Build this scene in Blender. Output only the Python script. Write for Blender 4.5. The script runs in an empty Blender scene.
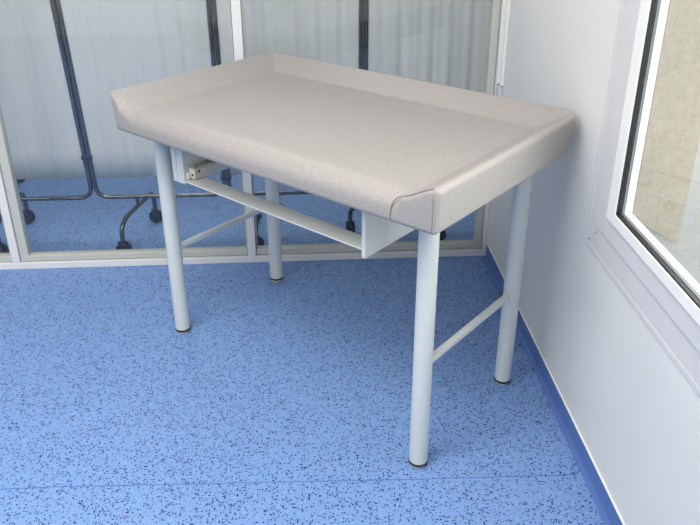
import bpy, bmesh, math, random
from mathutils import Vector, Matrix
random.seed(7)
SC = bpy.context.scene
COL = SC.collection

# ------------------------------------------------------------------ helpers
def tag(o, label=None, cat=None, group=None, kind=None):
    if label: o['label'] = label
    if cat: o['category'] = cat
    if group: o['group'] = group
    if kind: o['kind'] = kind
    return o

def empty(name, loc=(0, 0, 0), rz=0.0):
    o = bpy.data.objects.new(name, None)
    o.empty_display_size = .1
    o.location = loc
    o.rotation_euler = (0, 0, rz)
    COL.objects.link(o)
    return o

def build(name, bm, mats, parent=None, smooth=None, bevel=None, seg=2):
    """link a bmesh as ONE mesh object; smooth = auto-smooth angle in degrees"""
    bmesh.ops.recalc_face_normals(bm, faces=bm.faces)
    me = bpy.data.meshes.new(name)
    if smooth is not None:
        for f in bm.faces: f.smooth = True
        lim = math.radians(smooth)
        for e in bm.edges:
            e.smooth = not (len(e.link_faces) == 2 and e.calc_face_angle(0) > lim)
    bm.to_mesh(me); bm.free()
    for m in (mats if isinstance(mats, (list, tuple)) else [mats]):
        me.materials.append(m)
    o = bpy.data.objects.new(name, me)
    COL.objects.link(o)
    if parent: o.parent = parent
    if bevel:
        b = o.modifiers.new('bevel', 'BEVEL'); b.width = bevel; b.segments = seg
        b.limit_method = 'ANGLE'; b.angle_limit = math.radians(50); b.harden_normals = False
    return o

def box(bm, x0, x1, y0, y1, z0, z1):
    vs = [bm.verts.new(p) for p in ((x0,y0,z0),(x1,y0,z0),(x1,y1,z0),(x0,y1,z0),
                                    (x0,y0,z1),(x1,y0,z1),(x1,y1,z1),(x0,y1,z1))]
    for f in ((0,3,2,1),(4,5,6,7),(0,1,5,4),(1,2,6,5),(2,3,7,6),(3,0,4,7)):
        bm.faces.new([vs[i] for i in f])

def ring_sweep(bm, pts, r, n=16, caps=True, radii=None):
    """round tube through a list of points (already rounded path)"""
    pts = [Vector(p) for p in pts]
    rings = []
    t0 = (pts[1]-pts[0]).normalized()
    up = Vector((0,0,1)) if abs(t0.z) < .9 else Vector((1,0,0))
    nrm = (up - up.dot(t0)*t0).normalized()
    for i, p in enumerate(pts):
        if i == 0: t = (pts[1]-pts[0]).normalized()
        elif i == len(pts)-1: t = (pts[-1]-pts[-2]).normalized()
        else: t = ((pts[i+1]-p).normalized() + (p-pts[i-1]).normalized()).normalized()
        nrm = (nrm - nrm.dot(t)*t).normalized()
        b = t.cross(nrm)
        rr = radii[i] if radii else r
        rings.append([bm.verts.new(p + rr*(math.cos(a)*nrm + math.sin(a)*b))
                      for a in [2*math.pi*k/n for k in range(n)]])
    for A, B in zip(rings, rings[1:]):
        for k in range(n):
            bm.faces.new((A[k], A[(k+1) % n], B[(k+1) % n], B[k]))
    if caps:
        bm.faces.new(rings[0][::-1]); bm.faces.new(rings[-1])

def rounded(pts, rad, n=7):
    """polyline with its corners rounded"""
    pts = [Vector(p) for p in pts]
    out = [pts[0]]
    for i in range(1, len(pts)-1):
        p = pts[i]; a = pts[i-1]-p; b = pts[i+1]-p
        d = min(rad, a.length*.49, b.length*.49)
        A = p + a.normalized()*d; B = p + b.normalized()*d
        for k in range(n+1):
            t = k/n
            out.append((1-t)**2*A + 2*t*(1-t)*p + t*t*B)
    out.append(pts[-1])
    return out

def lathe(bm, prof, n=32, axis='z', off=(0,0,0)):
    """prof = [(r, h)] revolved; open profile ends are capped when r > 0"""
    rings = []
    for r, h in prof:
        ring = []
        for k in range(n):
            a = 2*math.pi*k/n
            c, s = r*math.cos(a), r*math.sin(a)
            p = {'z': (c, s, h), 'x': (h, c, s), 'y': (c, h, s)}[axis]
            ring.append(bm.verts.new((p[0]+off[0], p[1]+off[1], p[2]+off[2])))
        rings.append(ring)
    for A, B in zip(rings, rings[1:]):
        for k in range(n):
            bm.faces.new((A[k], A[(k+1) % n], B[(k+1) % n], B[k]))
    bm.faces.new(rings[0][::-1]); bm.faces.new(rings[-1])

# ------------------------------------------------------------------ materials
def S(r, g, b):
    f = lambda c: (c/255/12.92) if c/255 <= .04045 else ((c/255+.055)/1.055)**2.4
    return (f(r), f(g), f(b), 1)

def mat(name, color, rough=.5, metal=0.0, spec=.5, noise=None, bump=None, sheen=0):
    m = bpy.data.materials.new(name); m.use_nodes = True
    nt = m.node_tree; N = nt.nodes; L = nt.links
    p = N['Principled BSDF']
    p.inputs['Base Color'].default_value = color
    p.inputs['Roughness'].default_value = rough
    p.inputs['Metallic'].default_value = metal
    p.inputs['Specular IOR Level'].default_value = spec
    if sheen: p.inputs['Sheen Weight'].default_value = sheen
    tc = N.new('ShaderNodeTexCoord')
    if noise:
        scale, amt = noise
        nz = N.new('ShaderNodeTexNoise'); nz.inputs['Scale'].default_value = scale
        nz.inputs['Detail'].default_value = 4
        L.new(tc.outputs['Object'], nz.inputs['Vector'])
        mr = N.new('ShaderNodeMapRange')
        mr.inputs['From Min'].default_value = .3; mr.inputs['From Max'].default_value = .7
        mr.inputs['To Min'].default_value = 1-amt; mr.inputs['To Max'].default_value = 1+amt
        L.new(nz.outputs['Fac'], mr.inputs['Value'])
        mx = N.new('ShaderNodeVectorMath'); mx.operation = 'SCALE'
        mx.inputs[0].default_value = color[:3]
        L.new(mr.outputs['Result'], mx.inputs['Scale'])
        L.new(mx.outputs['Vector'], p.inputs['Base Color'])
    if bump:
        scale, st, dist = bump
        nb = N.new('ShaderNodeTexNoise'); nb.inputs['Scale'].default_value = scale
        nb.inputs['Detail'].default_value = 3
        L.new(tc.outputs['Object'], nb.inputs['Vector'])
        bp = N.new('ShaderNodeBump'); bp.inputs['Strength'].default_value = st
        bp.inputs['Distance'].default_value = dist
        L.new(nb.outputs['Fac'], bp.inputs['Height']); L.new(bp.outputs['Normal'], p.inputs['Normal'])
    return m

def glass_mat(name, tint=(.93, .96, .95, 1), ior=1.5):
    m = bpy.data.materials.new(name); m.use_nodes = True
    nt = m.node_tree; N = nt.nodes; L = nt.links
    N.remove(N['Principled BSDF'])
    out = N['Material Output']
    tr = N.new('ShaderNodeBsdfTransparent'); tr.inputs['Color'].default_value = tint
    gl = N.new('ShaderNodeBsdfGlossy'); gl.inputs['Roughness'].default_value = .0
    fr = N.new('ShaderNodeFresnel')
    # the pane is a thin sheet: both of its faces reflect like the outer face of glass
    ge = N.new('ShaderNodeNewGeometry'); io = N.new('ShaderNodeMapRange')
    io.inputs['To Min'].default_value = ior; io.inputs['To Max'].default_value = 1/ior
    L.new(ge.outputs['Backfacing'], io.inputs['Value']); L.new(io.outputs['Result'], fr.inputs['IOR'])
    mx = N.new('ShaderNodeMixShader')
    L.new(fr.outputs['Fac'], mx.inputs['Fac'])
    L.new(tr.outputs['BSDF'], mx.inputs[1]); L.new(gl.outputs['BSDF'], mx.inputs[2])
    L.new(mx.outputs['Shader'], out.inputs['Surface'])
    return m

def vinyl_mat(name, base):
    """blue sheet vinyl with scattered dark chips and a few pale ones"""
    m = bpy.data.materials.new(name); m.use_nodes = True
    nt = m.node_tree; N = nt.nodes; L = nt.links
    p = N['Principled BSDF']
    p.inputs['Roughness'].default_value = .42
    p.inputs['Specular IOR Level'].default_value = .35
    tc = N.new('ShaderNodeTexCoord')
    warp = N.new('ShaderNodeTexNoise'); warp.inputs['Scale'].default_value = 260
    L.new(tc.outputs['Object'], warp.inputs['Vector'])
    wm = N.new('ShaderNodeVectorMath'); wm.operation = 'MULTIPLY_ADD'
    wm.inputs[1].default_value = (.0016,)*3
    L.new(warp.outputs['Color'], wm.inputs[0]); L.new(tc.outputs['Object'], wm.inputs[2])
    col = N.new('ShaderNodeRGB'); col.outputs[0].default_value = base
    cur = col.outputs[0]
    # soft cloudiness of the sheet itself
    cl = N.new('ShaderNodeTexNoise'); cl.inputs['Scale'].default_value = 120; cl.inputs['Detail'].default_value = 3
    L.new(tc.outputs['Object'], cl.inputs['Vector'])
    mr = N.new('ShaderNodeMapRange'); mr.inputs['From Min'].default_value = .3; mr.inputs['From Max'].default_value = .7
    mr.inputs['To Min'].default_value = .93; mr.inputs['To Max'].default_value = 1.07
    L.new(cl.outputs['Fac'], mr.inputs['Value'])
    sc = N.new('ShaderNodeVectorMath'); sc.operation = 'SCALE'
    L.new(cur, sc.inputs[0]); L.new(mr.outputs['Result'], sc.inputs['Scale'])
    cur = sc.outputs['Vector']
    def chips(scale, rad, keep, color, alpha, off):
        nonlocal cur
        ad = N.new('ShaderNodeVectorMath'); ad.operation = 'ADD'; ad.inputs[1].default_value = (off, off*1.7, 0)
        L.new(wm.outputs['Vector'], ad.inputs[0])
        v = N.new('ShaderNodeTexVoronoi'); v.voronoi_dimensions = '3D'; v.feature = 'F1'
        v.inputs['Scale'].default_value = scale
        L.new(ad.outputs['Vector'], v.inputs['Vector'])
        sep = N.new('ShaderNodeSeparateColor'); L.new(v.outputs['Color'], sep.inputs['Color'])
        # per-chip radius from its own random value
        rm = N.new('ShaderNodeMapRange'); rm.inputs['To Min'].default_value = rad*.55; rm.inputs['To Max'].default_value = rad*1.3
        L.new(sep.outputs['Green'], rm.inputs['Value'])
        lt = N.new('ShaderNodeMath'); lt.operation = 'LESS_THAN'
        L.new(v.outputs['Distance'], lt.inputs[0]); L.new(rm.outputs['Result'], lt.inputs[1])
        kp = N.new('ShaderNodeMath'); kp.operation = 'LESS_THAN'; kp.inputs[1].default_value = keep
        L.new(sep.outputs['Red'], kp.inputs[0])
        mu = N.new('ShaderNodeMath'); mu.operation = 'MULTIPLY'
        L.new(lt.outputs[0], mu.inputs[0]); L.new(kp.outputs[0], mu.inputs[1])
        al = N.new('ShaderNodeMath'); al.operation = 'MULTIPLY'; al.inputs[1].default_value = alpha
        L.new(mu.outputs[0], al.inputs[0])
        mx = N.new('ShaderNodeMix'); mx.data_type = 'RGBA'
        L.new(al.outputs[0], mx.inputs['Factor']); L.new(cur, mx.inputs['A']); mx.inputs['B'].default_value = color
        cur = mx.outputs['Result']
    chips(110, .34, .5, S(136, 172, 226), .5, 3.1)
    chips(165, .37, .50, S(28, 42, 96), .95, 0)
    chips(108, .22, .72, S(10, 16, 48), 1.0, 7.7)
    L.new(cur, p.inputs['Base Color'])
    return m

def fabric_mat(name, a, b):
    m = bpy.data.materials.new(name); m.use_nodes = True
    nt = m.node_tree; N = nt.nodes; L = nt.links
    p = N['Principled BSDF']; p.inputs['Roughness'].default_value = .46
    p.inputs['Specular IOR Level'].default_value = .4
    tc = N.new('ShaderNodeTexCoord')
    n1 = N.new('ShaderNodeTexNoise'); n1.inputs['Scale'].default_value = 420; n1.inputs['Detail'].default_value = 2
    n2 = N.new('ShaderNodeTexNoise'); n2.inputs['Scale'].default_value = 190; n2.inputs['Detail'].default_value = 5
    L.new(tc.outputs['Object'], n1.inputs['Vector']); L.new(tc.outputs['Object'], n2.inputs['Vector'])
    ad = N.new('ShaderNodeMath'); ad.operation = 'ADD'
    L.new(n1.outputs['Fac'], ad.inputs[0]); L.new(n2.outputs['Fac'], ad.inputs[1])
    mr = N.new('ShaderNodeMapRange'); mr.inputs['From Min'].default_value = .75; mr.inputs['From Max'].default_value = 1.25
    L.new(ad.outputs[0], mr.inputs['Value'])
    mx = N.new('ShaderNodeMix'); mx.data_type = 'RGBA'
    mx.inputs['A'].default_value = a; mx.inputs['B'].default_value = b
    L.new(mr.outputs['Result'], mx.inputs['Factor']); L.new(mx.outputs['Result'], p.inputs['Base Color'])
    bp = N.new('ShaderNodeBump'); bp.inputs['Strength'].default_value = .12; bp.inputs['Distance'].default_value = .0015
    L.new(n1.outputs['Fac'], bp.inputs['Height']); L.new(bp.outputs['Normal'], p.inputs['Normal'])
    return m

M = {
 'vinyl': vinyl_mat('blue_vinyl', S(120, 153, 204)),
 'skirt': mat('shaded_blue_skirting', S(88, 118, 178), .42, noise=(120, .05)),  # same vinyl as the floor, its shading put into a darker blue
 'seam_weld': mat('vinyl_weld', S(88, 118, 182), .5),
 'wall': mat('wall_paint', S(226, 225, 221), .55, noise=(3, .015), bump=(60, .05, .002)),
 'ceiling': mat('ceiling_paint', S(238, 238, 236), .8),
 'pvc': mat('white_upvc', S(243, 242, 236), .28, spec=.5),
 'pvc_dull': mat('greyish_white_upvc', S(213, 212, 211), .4, noise=(14, .03)),  # slightly greyer white than the sash
 'alu': mat('ivory_lacquered_aluminium', S(200, 200, 190), .3, noise=(20, .02)),
 'alu_white': mat('white_lacquered_aluminium', S(232, 231, 228), .3),
 'black': mat('black_rubber', S(16, 16, 19), .5),
 'reveal_shade': mat('shaded_reveal_grey', S(120, 124, 130), .5),  # shade on the frame reveal put into its grey
 'glass': glass_mat('clear_pane', (.95, .97, .965, 1)),
 'glass_part': glass_mat('partition_pane', (.95, .965, .96, 1), 1.6),
 'stucco': mat('beige_stucco', S(158, 151, 137), .9, noise=(55, .09), bump=(120, .5, .004)),
 'concrete': mat('pale_terrace', S(114, 115, 115), .9, noise=(4, .03)),
 'vinyl_pad': fabric_mat('taupe_upholstery', S(150, 145, 141), S(167, 161, 156)),
 'thread': mat('taupe_seam', S(128, 118, 110), .7),
 'leg': mat('pale_blue_grey_lacquer', S(210, 214, 210), .35, noise=(9, .02)),
 'board': mat('dark_underside_board', S(70, 72, 76), .7),
 'foot': mat('clear_grey_glide', S(196, 190, 180), .3),
 'cream': mat('cream_plastic', S(226, 218, 200), .45, noise=(30, .04)),
 'steel': mat('dull_steel_tube', S(104, 106, 108), .24, metal=.9),
 'navy': mat('dark_blue_clip', S(24, 32, 62), .45),
 'caster': mat('dark_caster', S(22, 26, 38), .45),
 'curtain': mat('pale_screen_cloth', S(218, 218, 216), .8, noise=(6, .02)),
}

# ------------------------------------------------------------------ the room
GX = -4.2      # left side wall
BY = -4.6      # wall behind the camera
RY = 1.75      # wall behind the screens
CZ = 2.65

bm = bmesh.new(); box(bm, GX-.1, .02, BY-.1, .06, -.1, 0); box(bm, GX-.1, .62, .06, RY+.1, -.1, 0)
tag(build('floor', bm, M['vinyl']), kind='structure')
# heat-welded seam across the sheet: runs to the cove and climbs it
bm = bmesh.new()
ring_sweep(bm, [(GX+.01, -1.195, .0002), (-1.434, -1.206, .0002), (-.5, -1.238, .0002), (-.06, -1.25, .0002),
                (-.03, -1.247, .0002), (-.015, -1.235, .003)], .0014, 8)
tag(build('trim_1', bm, M['seam_weld'], smooth=60), kind='structure')

bm = bmesh.new(); box(bm, GX-.1, .15, BY-.1, .06, CZ, CZ+.1); box(bm, GX-.1, .7, .06, RY+.1, CZ, CZ+.1)
tag(build('ceiling', bm, M['ceiling']), kind='structure')
bm = bmesh.new(); box(bm, GX-.1, GX, BY-.1, RY+.1, 0, CZ)
tag(build('wall_left', bm, M['wall']), kind='structure')
bm = bmesh.new(); box(bm, GX, 0, BY-.1, BY, 0, CZ)
tag(build('wall_front', bm, M['wall']), kind='structure')
bm = bmesh.new(); box(bm, GX, .7, RY, RY+.1, 0, CZ); box(bm, .6, .7, .16, RY, 0, CZ); box(bm, 0, .7, .06, .16, 0, CZ)
tag(build('wall_back', bm, M['wall']), kind='structure')

# right wall with the window opening
WY1, WY0 = -1.022, -2.75       # opening, far and near jamb
WZ0, WZ1 = .592, 2.15
WT = .15
bm = bmesh.new()
box(bm, 0, WT, WY1, .06, 0, CZ); box(bm, 0, WT, BY-.1, WY0, 0, CZ)
box(bm, 0, WT, WY0, WY1, 0, WZ0); box(bm, 0, WT, WY0, WY1, WZ1, CZ)
tag(build('wall_right', bm, M['wall']), kind='structure')

# coved blue skirting with its white capping strip
def skirt(name, y0, y1):
    root = empty(name); tag(root, kind='structure')
    prof = [(0, 0)] + [(-.016+.013*math.sin(a), .0165-.0155*math.cos(a)) for a in [i*math.pi/2/8 for i in range(9)]] + [(-.003, .066), (0, .066)]
    bm = bmesh.new()
    A = [bm.verts.new((x, y0, z)) for x, z in prof]; B = [bm.verts.new((x, y1, z)) for x, z in prof]
    n = len(prof)
    for i in range(n): bm.faces.new((A[i], A[(i+1) % n], B[(i+1) % n], B[i]))
    bm.faces.new(A); bm.faces.new(B[::-1])
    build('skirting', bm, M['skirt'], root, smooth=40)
    bm = bmesh.new(); box(bm, -.005, 0, y0, y1, .0662, .0715)
    build('capping_strip', bm, M['pvc'], root, bevel=.0015)
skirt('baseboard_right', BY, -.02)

# ------------------------------------------------------------------ window
def frame_ring(bm, a, b, x0, x1, az=None, bz=None):
    """rectangular ring in the window plane between inset a and inset b"""
    y0, y1, z0, z1 = WY0+a, WY1-a, WZ0+a, WZ1-a
    w = b-a
    az = a if az is None else az; bz = b if bz is None else bz     # the bottom member may be slimmer
    z0 = WZ0+az; wz = bz-az
    o = [(y0,z0),(y1,z0),(y1,z1),(y0,z1)]
    i = [(y0+w,z0+wz),(y1-w,z0+wz),(y1-w,z1-w),(y0+w,z1-w)]
    V = {}
    for k, P in (('o', o), ('i', i)):
        for xx, s in ((x0, 0), (x1, 1)):
            V[k, s] = [bm.verts.new((xx, p[0], p[1])) for p in P]
    for j in range(4):
        q = (j+1) % 4
        bm.faces.new((V['o',0][j], V['o',0][q], V['i',0][q], V['i',0][j]))
        bm.faces.new((V['o',1][j], V['i',1][j], V['i',1][q], V['o',1][q]))
        bm.faces.new((V['o',0][j], V['o',1][j], V['o',1][q], V['o',0][q]))
        bm.faces.new((V['i',0][j], V['i',0][q], V['i',1][q], V['i',1][j]))
win = empty('window_1', (0, 0, 0)); tag(win, kind='structure')
bm = bmesh.new()
frame_ring(bm, -.012, .004, -.004, .0)          # cover strip on the plaster
frame_ring(bm, .0, .075, -.003, .021)
build('outer_frame', bm, M['pvc_dull'], win, bevel=.003)
bm = bmesh.new(); frame_ring(bm, .070, .126, -.009, .021, .070, .130)
build('frame_step', bm, M['pvc_dull'], win, bevel=.003)
bm = bmesh.new(); frame_ring(bm, .121, .171, -.017, .0, .126, .156)
build('sash', bm, M['pvc'], win, bevel=.004)
bm = bmesh.new(); frame_ring(bm, .168, .1755, -.0145, -.006, .153, .160)
build('gasket', bm, M['black'], win)
bm = bmesh.new(); frame_ring(bm, .16, .176, -.003, .0035, .145, .1605)
build('outer_bead', bm, M['reveal_shade'], win)
bm = bmesh.new(); frame_ring(bm, .15, .177, .0035, .021, .14, .1615)
build('outer_rebate', bm, M['pvc'], win)
bm = bmesh.new(); box(bm, -.006, -.003, WY0+.1798, WY1-.168, WZ0+.154, WZ1-.168)
build('pane', bm, M['glass'], win)
# open mitre joint at the lower far corner of the fixed frame
bm = bmesh.new()
ring_sweep(bm, [(-.0034, WY1-.010, WZ0+.010), (-.0034, WY1-.020, WZ0+.019)], .0011, 6)
ring_sweep(bm, [(-.0034, WY1-.046, WZ0+.045), (-.0034, WY1-.056, WZ0+.056)], .0009, 6)
build('mitre_gap', bm, M['board'], win)['label'] = 'dark open mitre joint'

# exterior: stucco embrasure, sill and the pale terrace below
bm = bmesh.new()
RV = WY1-.179
box(bm, 0.0215, WT-.005, RV, RV+.35, .3, 2.6)
box(bm, 0.0215, WT+.03, WY0-.2, WY0+.179, .3, 2.6)
box(bm, 0.0215, WT+.03, WY0+.179, RV, WZ1-.179, 2.6)
tag(build('wall_exterior', bm, M['stucco']), kind='structure')
bm = bmesh.new()
vs = [(0.0215,.742),(.15,.668),(.15,.60),(0.0215,.60)]
A = [bm.verts.new((x, WY0+.179, z)) for x, z in vs]; B = [bm.verts.new((x, RV, z)) for x, z in vs]
for i in range(4): bm.faces.new((A[i], A[(i+1) % 4], B[(i+1) % 4], B[i]))
bm.faces.new(A); bm.faces.new(B[::-1])
tag(build('trim_2', bm, M['concrete']), kind='structure')
bm = bmesh.new(); box(bm, WT+.02, 7, -7, .06, -.3, -.2); box(bm, .72, 7, .06, 6, -.3, -.2)
tag(build('floor_terrace', bm, M['concrete']), kind='structure')

# ------------------------------------------------------------------ glass partition (plane y = 0)
bm = bmesh.new(); box(bm, GX, -.001, -.004, .05, 0, .029)
tag(build('trim_3', bm, M['alu_white'], bevel=.002), kind='structure')       # bottom track
posts = [(-2.905, -2.87), (-1.938, -1.908), (-.992, -.958), (-.018, -.0005)]
for k, (a, b) in enumerate(posts):
    bm = bmesh.new(); box(bm, a, b, -.004, .05, .029, 2.6)
    tag(build('trim_%d' % (4+k), bm, M['alu_white'], bevel=.002), kind='structure')
def panel(name, x0, x1, sl, sr, pull=False):
    root = empty(name); tag(root, kind='structure')
    bm = bmesh.new()
    g = .0025
    box(bm, x0+g, x1-g, .004, .04, .032, .056)                    # bottom rail
    box(bm, x0+g, x1-g, .004, .04, 2.55, 2.6)                     # top rail
    if sl: box(bm, x0+g, x0+sl, .004, .04, .056, 2.55)
    if sr: box(bm, x1-sr, x1-g, .004, .04, .056, 2.55)
    build('sash_frame', bm, M['alu'], root, bevel=.0015)
    bm = bmesh.new(); box(bm, x0+g, x1-g, .012, .036, .0285, .0325)
    build('dark_gap_strip', bm, M['black'], root)  # black strip put in for the dark gap between track and rail
    bm = bmesh.new(); box(bm, x0+sl*.9, x1-sr*.9, .020, .026, .05, 2.555)
    build('pane', bm, M['glass_part'], root)
panel('window_2', -4.19, -2.905, .01, .01)
panel('window_3', -2.87, -1.938, .01, .006)
panel('window_4', -1.908, -.992, .036, .006)
panel('window_5', -.958, -.018, .006, .03)
# cable trunking down the corner of the right wall, with its lower end piece
bm = bmesh.new()
box(bm, -.020, -.0005, -.026, -.0055, .745, 2.6); box(bm, -.012, -.0005, -.060, -.036, .745, 2.6); box(bm, -.007, -.0005, -.036, -.026, .745, 2.6)
tag(build('trim_8', bm, M['pvc'], bevel=.002), kind='structure')
bm = bmesh.new(); box(bm, -.016, -.0005, -.050, -.0055, .66, .7405)
tag(build('trim_9', bm, M['pvc_dull'], bevel=.003), kind='structure')

# ------------------------------------------------------------------ changing table
TX, TY, TH = -.4514, -1.1815, -.7532
LL, WW = 1.010, .4641
PU0, PU1, PV0, PV1, PB, PR = -1.040, .114, -.1405, .536, .785, .903
table = empty('changing_table', (TX, TY, 0), TH)
tag(table, 'taupe padded changing table on four pale round legs standing on blue floor', 'changing table')

RIM, DROP = .092, .047
def sst(t): t = max(0, min(1, t)); return t*t*(3-2*t)
def top_z(u, v):
    """height of the upholstered top: three raised wedge rims, open rounded front"""
    dl, dr, db, df = u-PU0, PU1-u, PV1-v, v-PV0
    w = max(1-dl/RIM, 1-dr/RIM, 1-db/RIM, 0)
    # soften the crease at the rim's foot
    k = .12
    w = w if w > k else (w*w/(2*k)+k/2 if w > 0 else k/2)
    z = PR - DROP + DROP*(w-k/2)/(1-k/2)
    # slight sag of the cushion in the middle
    # rounding of the outer edges
    def rnd(d, r): return 0 if d >= r else r - math.sqrt(max(0, r*r-(r-d)**2))
    z -= rnd(dl, .007) + rnd(db, .012) + rnd(dr, .022)
    cap = max(sst((.042-dl)/.012), sst((.108-dr)/.012))        # flat end caps of the rims
    rf = .05*(1-cap) + .012*cap
    z -= rnd(df, rf)*(1-.15*(1-cap))
    return z
def tilt(u):
    return -.010*max(0, min(1, (PU1-u)/(PU1-PU0)))          # the board sits a little lower at its left end
def plan(u, v):
    """round the vertical corners of the plan"""
    for cu, su in ((PU0, 1), (PU1, -1)):
        for cv, sv, r in ((PV1, -1, .05), (PV0, 1, .009)):
            a = 1-(u-cu)*su/r; b = 1-(v-cv)*sv/r
            if a > 0 and b > 0:
                A = a*math.sqrt(1-b*b/2); B = b*math.sqrt(1-a*a/2)
                return cu+su*r*(1-A), cv+sv*r*(1-B)
    return u, v
def spaced(lo, hi, r0, r1, step):
    out = [lo + r0*(1-math.cos(math.pi/2*i/10)) for i in range(11)]
    end = [hi - r1*(1-math.cos(math.pi/2*i/10)) for i in range(11)][::-1]
    n = max(2, int((end[0]-out[-1])/step))
    mid = [out[-1]+(end[0]-out[-1])*i/n for i in range(1, n)]
    return out+mid+end
us = spaced(PU0, PU1, .03, .03, .0075); vs_ = spaced(PV0, PV1, .055, .03, .0075)
bm = bmesh.new()
G = {}
for i, u in enumerate(us):
    for j, v in enumerate(vs_):
        x, y = plan(u, v)
        G[i, j] = bm.verts.new((x, y, top_z(u, v)))
nu, nv = len(us), len(vs_)
for i in range(nu-1):
    for j in range(nv-1):
        bm.faces.new((G[i,j], G[i+1,j], G[i+1,j+1], G[i,j+1]))
loop = [(i, 0) for i in range(nu-1)] + [(nu-1, j) for j in range(nv-1)] + [(i, nv-1) for i in range(nu-1, 0, -1)] + [(0, j) for j in range(nv-1, 0, -1)]
cu, cv = (PU0+PU1)/2, (PV0+PV1)/2
prev = [G[k] for k in loop]
zt = [p.co.z for p in prev]
bot = [(.3, 0), (.6, 0), (.85, 0)]
rb = .012
rows = []
for f in (.25, .5, .75, 1.0):
    rows.append(('f', f, 0))
for i in range(1, 6):
    a = math.pi/2*i/5
    rows.append(('r', rb*(1-math.cos(a)), rb*math.sin(a)))
first = [Vector(p.co) for p in prev]
def taper(x, y, a):
    # the stuffed sides draw in a little towards the board
    fx = max(0, (x-cu)/(PU1-cu))**4; fl = max(0, (cu-x)/(cu-PU0))**4; fb = max(0, (y-cv)/(PV1-cv))**4
    return x - .007*a*fx + .013*a*fl, y - .012*a*fb
for kind, a, b in rows:
    cur = []
    for p in first:
        if kind == 'f':
            z = p.z + (PB+rb-p.z)*a; x, y = taper(p.x, p.y, a)
            # the stuffed side bulges a hair
        else:
            z = PB+rb-b; px_, py_ = taper(p.x, p.y, 1); x, y = px_-math.copysign(min(a, abs(p.x-cu)), p.x-cu)*.9, py_-math.copysign(min(a, abs(p.y-cv)), p.y-cv)*.9
        cur.append(bm.verts.new((x, y, z)))
    n = len(cur)
    for k in range(n):
        bm.faces.new((prev[k], cur[k], cur[(k+1) % n], prev[(k+1) % n]))
    prev = cur
bm.faces.new(prev)
for q in bm.verts: q.co.z += tilt(q.co.x)
pad = build('cushion', bm, M['vinyl_pad'], table, smooth=75)

# stitched seams of the front end cap at the right corner, and its twin at the left
def seam(name, pts, r=.0013):
    bm = bmesh.new(); ring_sweep(bm, rounded(pts, .006, 4), r, 6)
    return build(name, bm, M['thread'], pad, smooth=80)
FV = PV0-.0006
pr = [(-.010, FV, PB+.008), (-.010, FV, .812), (-.006, FV, .832), (.003, PV0+.004, .8465)]
for k in range(1, 9):
    u = .003 + (.094-.003)*k/8
    pr.append((u, PV0+.0065, top_z(u, PV0+.0065)+.0006))
pr += [(.0975, PV0+.004, .885), (.098, FV+.0008, .872), (.0975, FV+.0008, PB+.01)]
seam('corner_seam', pr)

def cylz(bm, r, z0, z1, n=32):
    lathe(bm, [(r-.001, z0), (r, z0+.001), (r, z1)], n)
def make_leg(u, v):
    bm = bmesh.new(); lathe(bm, [(.0240, .0165), (.025, .0175), (.025, PB-.0125+tilt(u))], 40)
    leg = build('leg', bm, M['leg'], table, smooth=40); leg.location = (u, v, 0)
    bm = bmesh.new(); lathe(bm, [(.0248, .0095), (.0262, .011), (.0262, .0165), (.0250, .0175)], 40)
    build('black_cap', bm, M['black'], leg, smooth=40)['label'] = 'black rubber cap ring'
    bm = bmesh.new(); lathe(bm, [(.019, .0), (.0215, .0015), (.0222, .010)], 32)
    build('foot_glide', bm, M['foot'], leg, smooth=40)
    return leg
for u, v in ((0, 0), (-LL, 0), (0, WW), (-LL, WW)): make_leg(u, v)

# dark board that carries the cushion, with the steel under-frame
bm = bmesh.new(); box(bm, PU0+.03, PU1-.03, PV0+.03, PV1-.03, PB-.013, PB-.0005)
for q in bm.verts: q.co.z += tilt(q.co.x)
build('support_board', bm, M['board'], table, bevel=.003)['label'] = 'dark underside board below the cushion'
# side braces low between the legs
for u in (0, -LL):
    bm = bmesh.new(); box(bm, u-.009, u+.009, .022, WW-.022, .3285-.0095, .3285+.0095)
    build('brace', bm, M['leg'], table, bevel=.0045, seg=3)
# hanging side plates and the flat bar between them
bm = bmesh.new()
box(bm, -.158, -.146, -.057, WW-.05, .612, PB-.0155)
build('side_plate', bm, M['leg'], table, bevel=.0015)
bm = bmesh.new()
box(bm, -.848, -.836, -.057, WW-.05, .625, PB-.022)
box(bm, -.888, -.848, -.057, -.050, .625, PB-.022)
box(bm, -.870, -.866, -.0595, -.057, .627, PB-.022)
build('side_plate', bm, M['leg'], table, bevel=.0015)
bm = bmesh.new()
pf = [(-.056, .632), (-.056, .636), (-.004, .640), (-.004, .622), (-.007, .622), (-.007, .6368), (-.053, .6335), (-.053, .632)]
A = [bm.verts.new((-.836, y, z)) for y, z in pf]; B = [bm.verts.new((-.158, y, z)) for y, z in pf]
n = len(pf)
for i in range(n): bm.faces.new((A[i], A[(i+1) % n], B[(i+1) % n], B[i]))
bm.faces.new(A); bm.faces.new(B[::-1])
build('cross_bar', bm, M['leg'], table, bevel=.0008)
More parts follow.
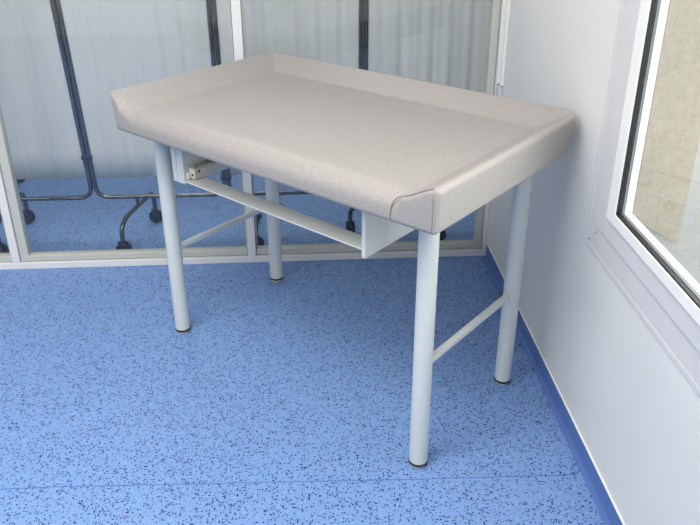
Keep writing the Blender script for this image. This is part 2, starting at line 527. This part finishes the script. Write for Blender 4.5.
# cream latch with its bolt, lying along the left plate
bm = bmesh.new()
box(bm, -.8355, -.808, -.040, .020, .6402, .674)
box(bm, -.8355, -.824, -.052, -.036, .6402, .662)
box(bm, -.832, -.812, .014, .036, .646, .676)
br = build('latch_block', bm, M['cream'], table, bevel=.005, seg=3)
br['label'] = 'cream plastic latch with dark screw holes'
bm = bmesh.new(); ring_sweep(bm, [(-.821, .030, .664), (-.819, .075, .673), (-.817, .13, .680)], .0095, 16)
build('bolt', bm, M['cream'], br, smooth=40)
for ax, off in (('y', (-.816, -.0402, .655)), ('x', (-.8078, -.022, .664)), ('z', (-.821, -.020, .6742))):
    bm = bmesh.new(); lathe(bm, [(.0038, -.0008), (.0038, .0008)], 16, ax, off)
    build('screw', bm, M['black'], br, smooth=40)

# ------------------------------------------------------------------ folding screen behind the glass
SY = .275
screen = empty('folding_screen', (-1.35, SY, 0))
tag(screen, 'folding privacy screen with pale cloth on grey steel tubes behind glass', 'folding screen')
RT = .0095
HS = 1.78
RZ = .190
def leaf(x0, x1, t0, t1):
    """tube frame with rounded corners; t = sideways lean of each upright at the top"""
    X0, X1 = x0+1.35, x1+1.35
    bm = bmesh.new()
    P = [(X0+.12, 0, HS), (X0+t0, 0, HS), (X0, 0, RZ), (X1, 0, RZ), (X1+t1, 0, HS), (X0+.12, 0, HS)]
    P = [((X0+X1)/2, 0, HS)] + P[1:5] + [((X0+X1)/2, 0, HS)]
    ring_sweep(bm, rounded(P, .055, 9), RT, 16)
    build('tube_frame', bm, M['steel'], screen, smooth=60)
    # cloth gathered in soft upright folds, a little above the bottom rail
    bm = bmesh.new()
    nx, nz = 90, 12
    rows = []
    ph = x0*7
    for j in range(nz+1):
        f = j/nz; z = 0.281 + (HS-.05-0.281)*f
        a = X0 + RT*.9 + t0*(z-RZ)/(HS-RZ); b = X1 - RT*.9 + t1*(z-RZ)/(HS-RZ)
        row = []
        for i in range(nx+1):
            s = i/nx; e = min(1, 8*min(s, 1-s))
            y = .0026*e*(math.sin(s*46+ph)+.6*math.sin(s*83+2*ph+f*1.3)+.4*math.sin(s*19+f*2))
            row.append(bm.verts.new((a+(b-a)*s, y, z)))
        rows.append(row)
    for r0, r1 in zip(rows, rows[1:]):
        for i in range(nx): bm.faces.new((r0[i], r0[i+1], r1[i+1], r1[i]))
    cl = build('cloth', bm, M['curtain'], screen, smooth=180)
    sm = cl.modifiers.new('thick', 'SOLIDIFY'); sm.thickness = .0016; sm.offset = 0
LX = [(-2.245, -1.665, -.04, -.062), (-1.645, -1.0995, -.062, -.010), (-1.0795, -.509, -.010, 0), (-.489, .08, 0, 0)]
for a in LX: leaf(*a)
# hinge clips joining the twin uprights
for x, lean, zs in ((-1.655, -.062, (.375, 1.35)), (-1.0895, -.010, (.27, 1.35)), (-.499, 0, (.3, 1.35))):
    for z in zs:
        bm = bmesh.new(); xc = x+1.35+lean*(z-RZ)/(HS-RZ)
        box(bm, xc-.0225, xc+.0225, -.0125, .0125, z-.010, z+.010)
        build('hinge_clip', bm, M['navy'], screen, bevel=.004)
def caster(px, py, foot, turn=None):
    bm = bmesh.new()
    a = random.uniform(1.0, 1.5) if turn is None else turn
    # twin discs with a fork hood
    for s in (-1, 1):
        lathe(bm, [(.020, s*.004), (.030, s*.005), (.0325, s*.009), (.0325, s*.017), (.029, s*.021), (.012, s*.022)], 28, 'x')
    lathe(bm, [(.008, -.02), (.008, .02)], 12, 'x')
    bmesh.ops.recalc_face_normals(bm, faces=bm.faces)
    box(bm, -.0035, .0035, -.026, .026, -.006, .034)
    bmesh.ops.rotate(bm, verts=bm.verts, matrix=Matrix.Rotation(a, 3, 'Z'))
    bmesh.ops.translate(bm, verts=bm.verts, vec=(px, py, .0328))
    bmesh.ops.scale(bm, verts=bm.verts, vec=(.88,)*3, space=Matrix.Translation((-px, -py, 0)))
    return build('caster', bm, M['caster'], foot, smooth=40)
def foot(near, far, turn=None):
    n = Vector((near[0]+1.35, near[1]-SY, 0)); f = Vector((far[0]+1.35, far[1]-SY, 0))
    d = (f-n).normalized()
    bm = bmesh.new()
    P = [n+Vector((0,0,.052)), n+Vector((0,0,.118))+d*.0, n+Vector((0,0,.150))+d*.05, f+Vector((0,0,.152))-d*.02, f+Vector((0,0,.128)), f+Vector((0,0,.052))]
    ring_sweep(bm, rounded(P, .04, 8), .010, 14)
    m = (n+f)/2
    m = Vector((m.x, 0, 0))
    ring_sweep(bm, [m+Vector((0,0,.150)), m+Vector((0,0,RZ))], .008, 12)
    ft = build('foot', bm, M['steel'], screen, smooth=60)
    caster(n.x, n.y, ft, turn); caster(f.x, f.y, ft)
foot((-2.029, .118), (-2.024, .448))
foot((-1.517, .103), (-1.439, .415))
foot((-.963, .112), (-.987, .384))
foot((-.556, .245), (-.175, .14), .1)

# a rolling stand parked further back: only its caster peeps below the cloth
stand = empty('rolling_stand', (-2.14, .98, 0))
tag(stand, 'rolling stand hidden behind the screen cloth, one dark caster showing at far left', 'rolling stand')
bm = bmesh.new()
ring_sweep(bm, [(-.09, -.04, .11), (.02, .27, .11)], .012, 14); ring_sweep(bm, [(-.21, .17, .11), (.09, .17, .11)], .012, 14)
build('base', bm, M['steel'], stand, smooth=60)
bm = bmesh.new(); ring_sweep(bm, [(-.016, .17, .11), (-.016, .17, 1.0)], .012, 16)
build('pole', bm, M['steel'], stand, smooth=60)
for px, py in ((-.09, -.04), (.02, .27), (-.21, .17), (.09, .17)):
    bm = bmesh.new()
    for s in (-1, 1):
        lathe(bm, [(.020, s*.004), (.030, s*.005), (.0325, s*.009), (.0325, s*.017), (.029, s*.021), (.012, s*.022)], 24, 'x')
    ring_sweep(bm, [(0, 0, .0), (0, 0, .078)], .006, 10)
    bmesh.ops.translate(bm, verts=bm.verts, vec=(px, py, .0328))
    build('caster', bm, M['caster'], stand, smooth=40)

# ------------------------------------------------------------------ light
W = bpy.data.worlds.new('daylight'); SC.world = W; W.use_nodes = True
nt = W.node_tree; bg = nt.nodes['Background']
bg.inputs['Color'].default_value = (1.0, .985, .96, 1); bg.inputs['Strength'].default_value = 3.6

def area(name, loc, size, power, rot=(0, 0, 0), color=(1, 1, 1), sy=None, portal=False):
    l = bpy.data.lights.new(name, 'AREA'); l.energy = power; l.color = color
    l.shape = 'RECTANGLE'; l.size = size; l.size_y = sy or size
    if portal: l.cycles.is_portal = True
    o = bpy.data.objects.new(name, l); o.location = loc; o.rotation_euler = rot; COL.objects.link(o)
    return o
# daylight gate for the window (sampling portal, gives off no light itself)
area('window_portal', (.2, (WY0+WY1)/2, (WZ0+WZ1)/2), WZ1-WZ0, 1, (0, math.pi/2, 0), sy=WY1-WY0, portal=True)
# ceiling panels
area('ceiling_light', (-1.3, -2.1, CZ-.02), 1.2, 44, color=(1, .97, .93))
area('ceiling_light', (-2.8, -2.4, CZ-.02), 1.2, 34, color=(1, .97, .93))
area('ceiling_light', (-1.4, 1.0, CZ-.02), .9, 16, color=(1, .97, .94))

# ------------------------------------------------------------------ camera
f, pitch, roll, yaw = 743.7433, .4425, .0018, .0653
ppx, ppy = 6.13, -45.26
cp, sp = math.cos(pitch), math.sin(pitch)
F = Vector((math.sin(yaw)*cp, math.cos(yaw)*cp, -sp))
R = Vector((math.cos(yaw), -math.sin(yaw), 0)); U = R.cross(F)
R2 = math.cos(roll)*R + math.sin(roll)*U; U2 = -math.sin(roll)*R + math.cos(roll)*U
cd = bpy.data.cameras.new('camera'); cam = bpy.data.objects.new('camera', cd); COL.objects.link(cam)
cam.matrix_world = Matrix(((R2.x, U2.x, -F.x, -.7241), (R2.y, U2.y, -F.y, -2.7259), (R2.z, U2.z, -F.z, 1.4874), (0, 0, 0, 1)))
cd.sensor_fit = 'HORIZONTAL'; cd.sensor_width = 36; cd.lens = f/700*36
cd.shift_x = -ppx/700; cd.shift_y = ppy/700
cd.clip_start = .02
SC.camera = cam
vs = SC.view_settings
vs.view_transform = 'Standard'; vs.look = 'None'; vs.gamma = 1; vs.use_curve_mapping = False
vs.exposure = 0.42
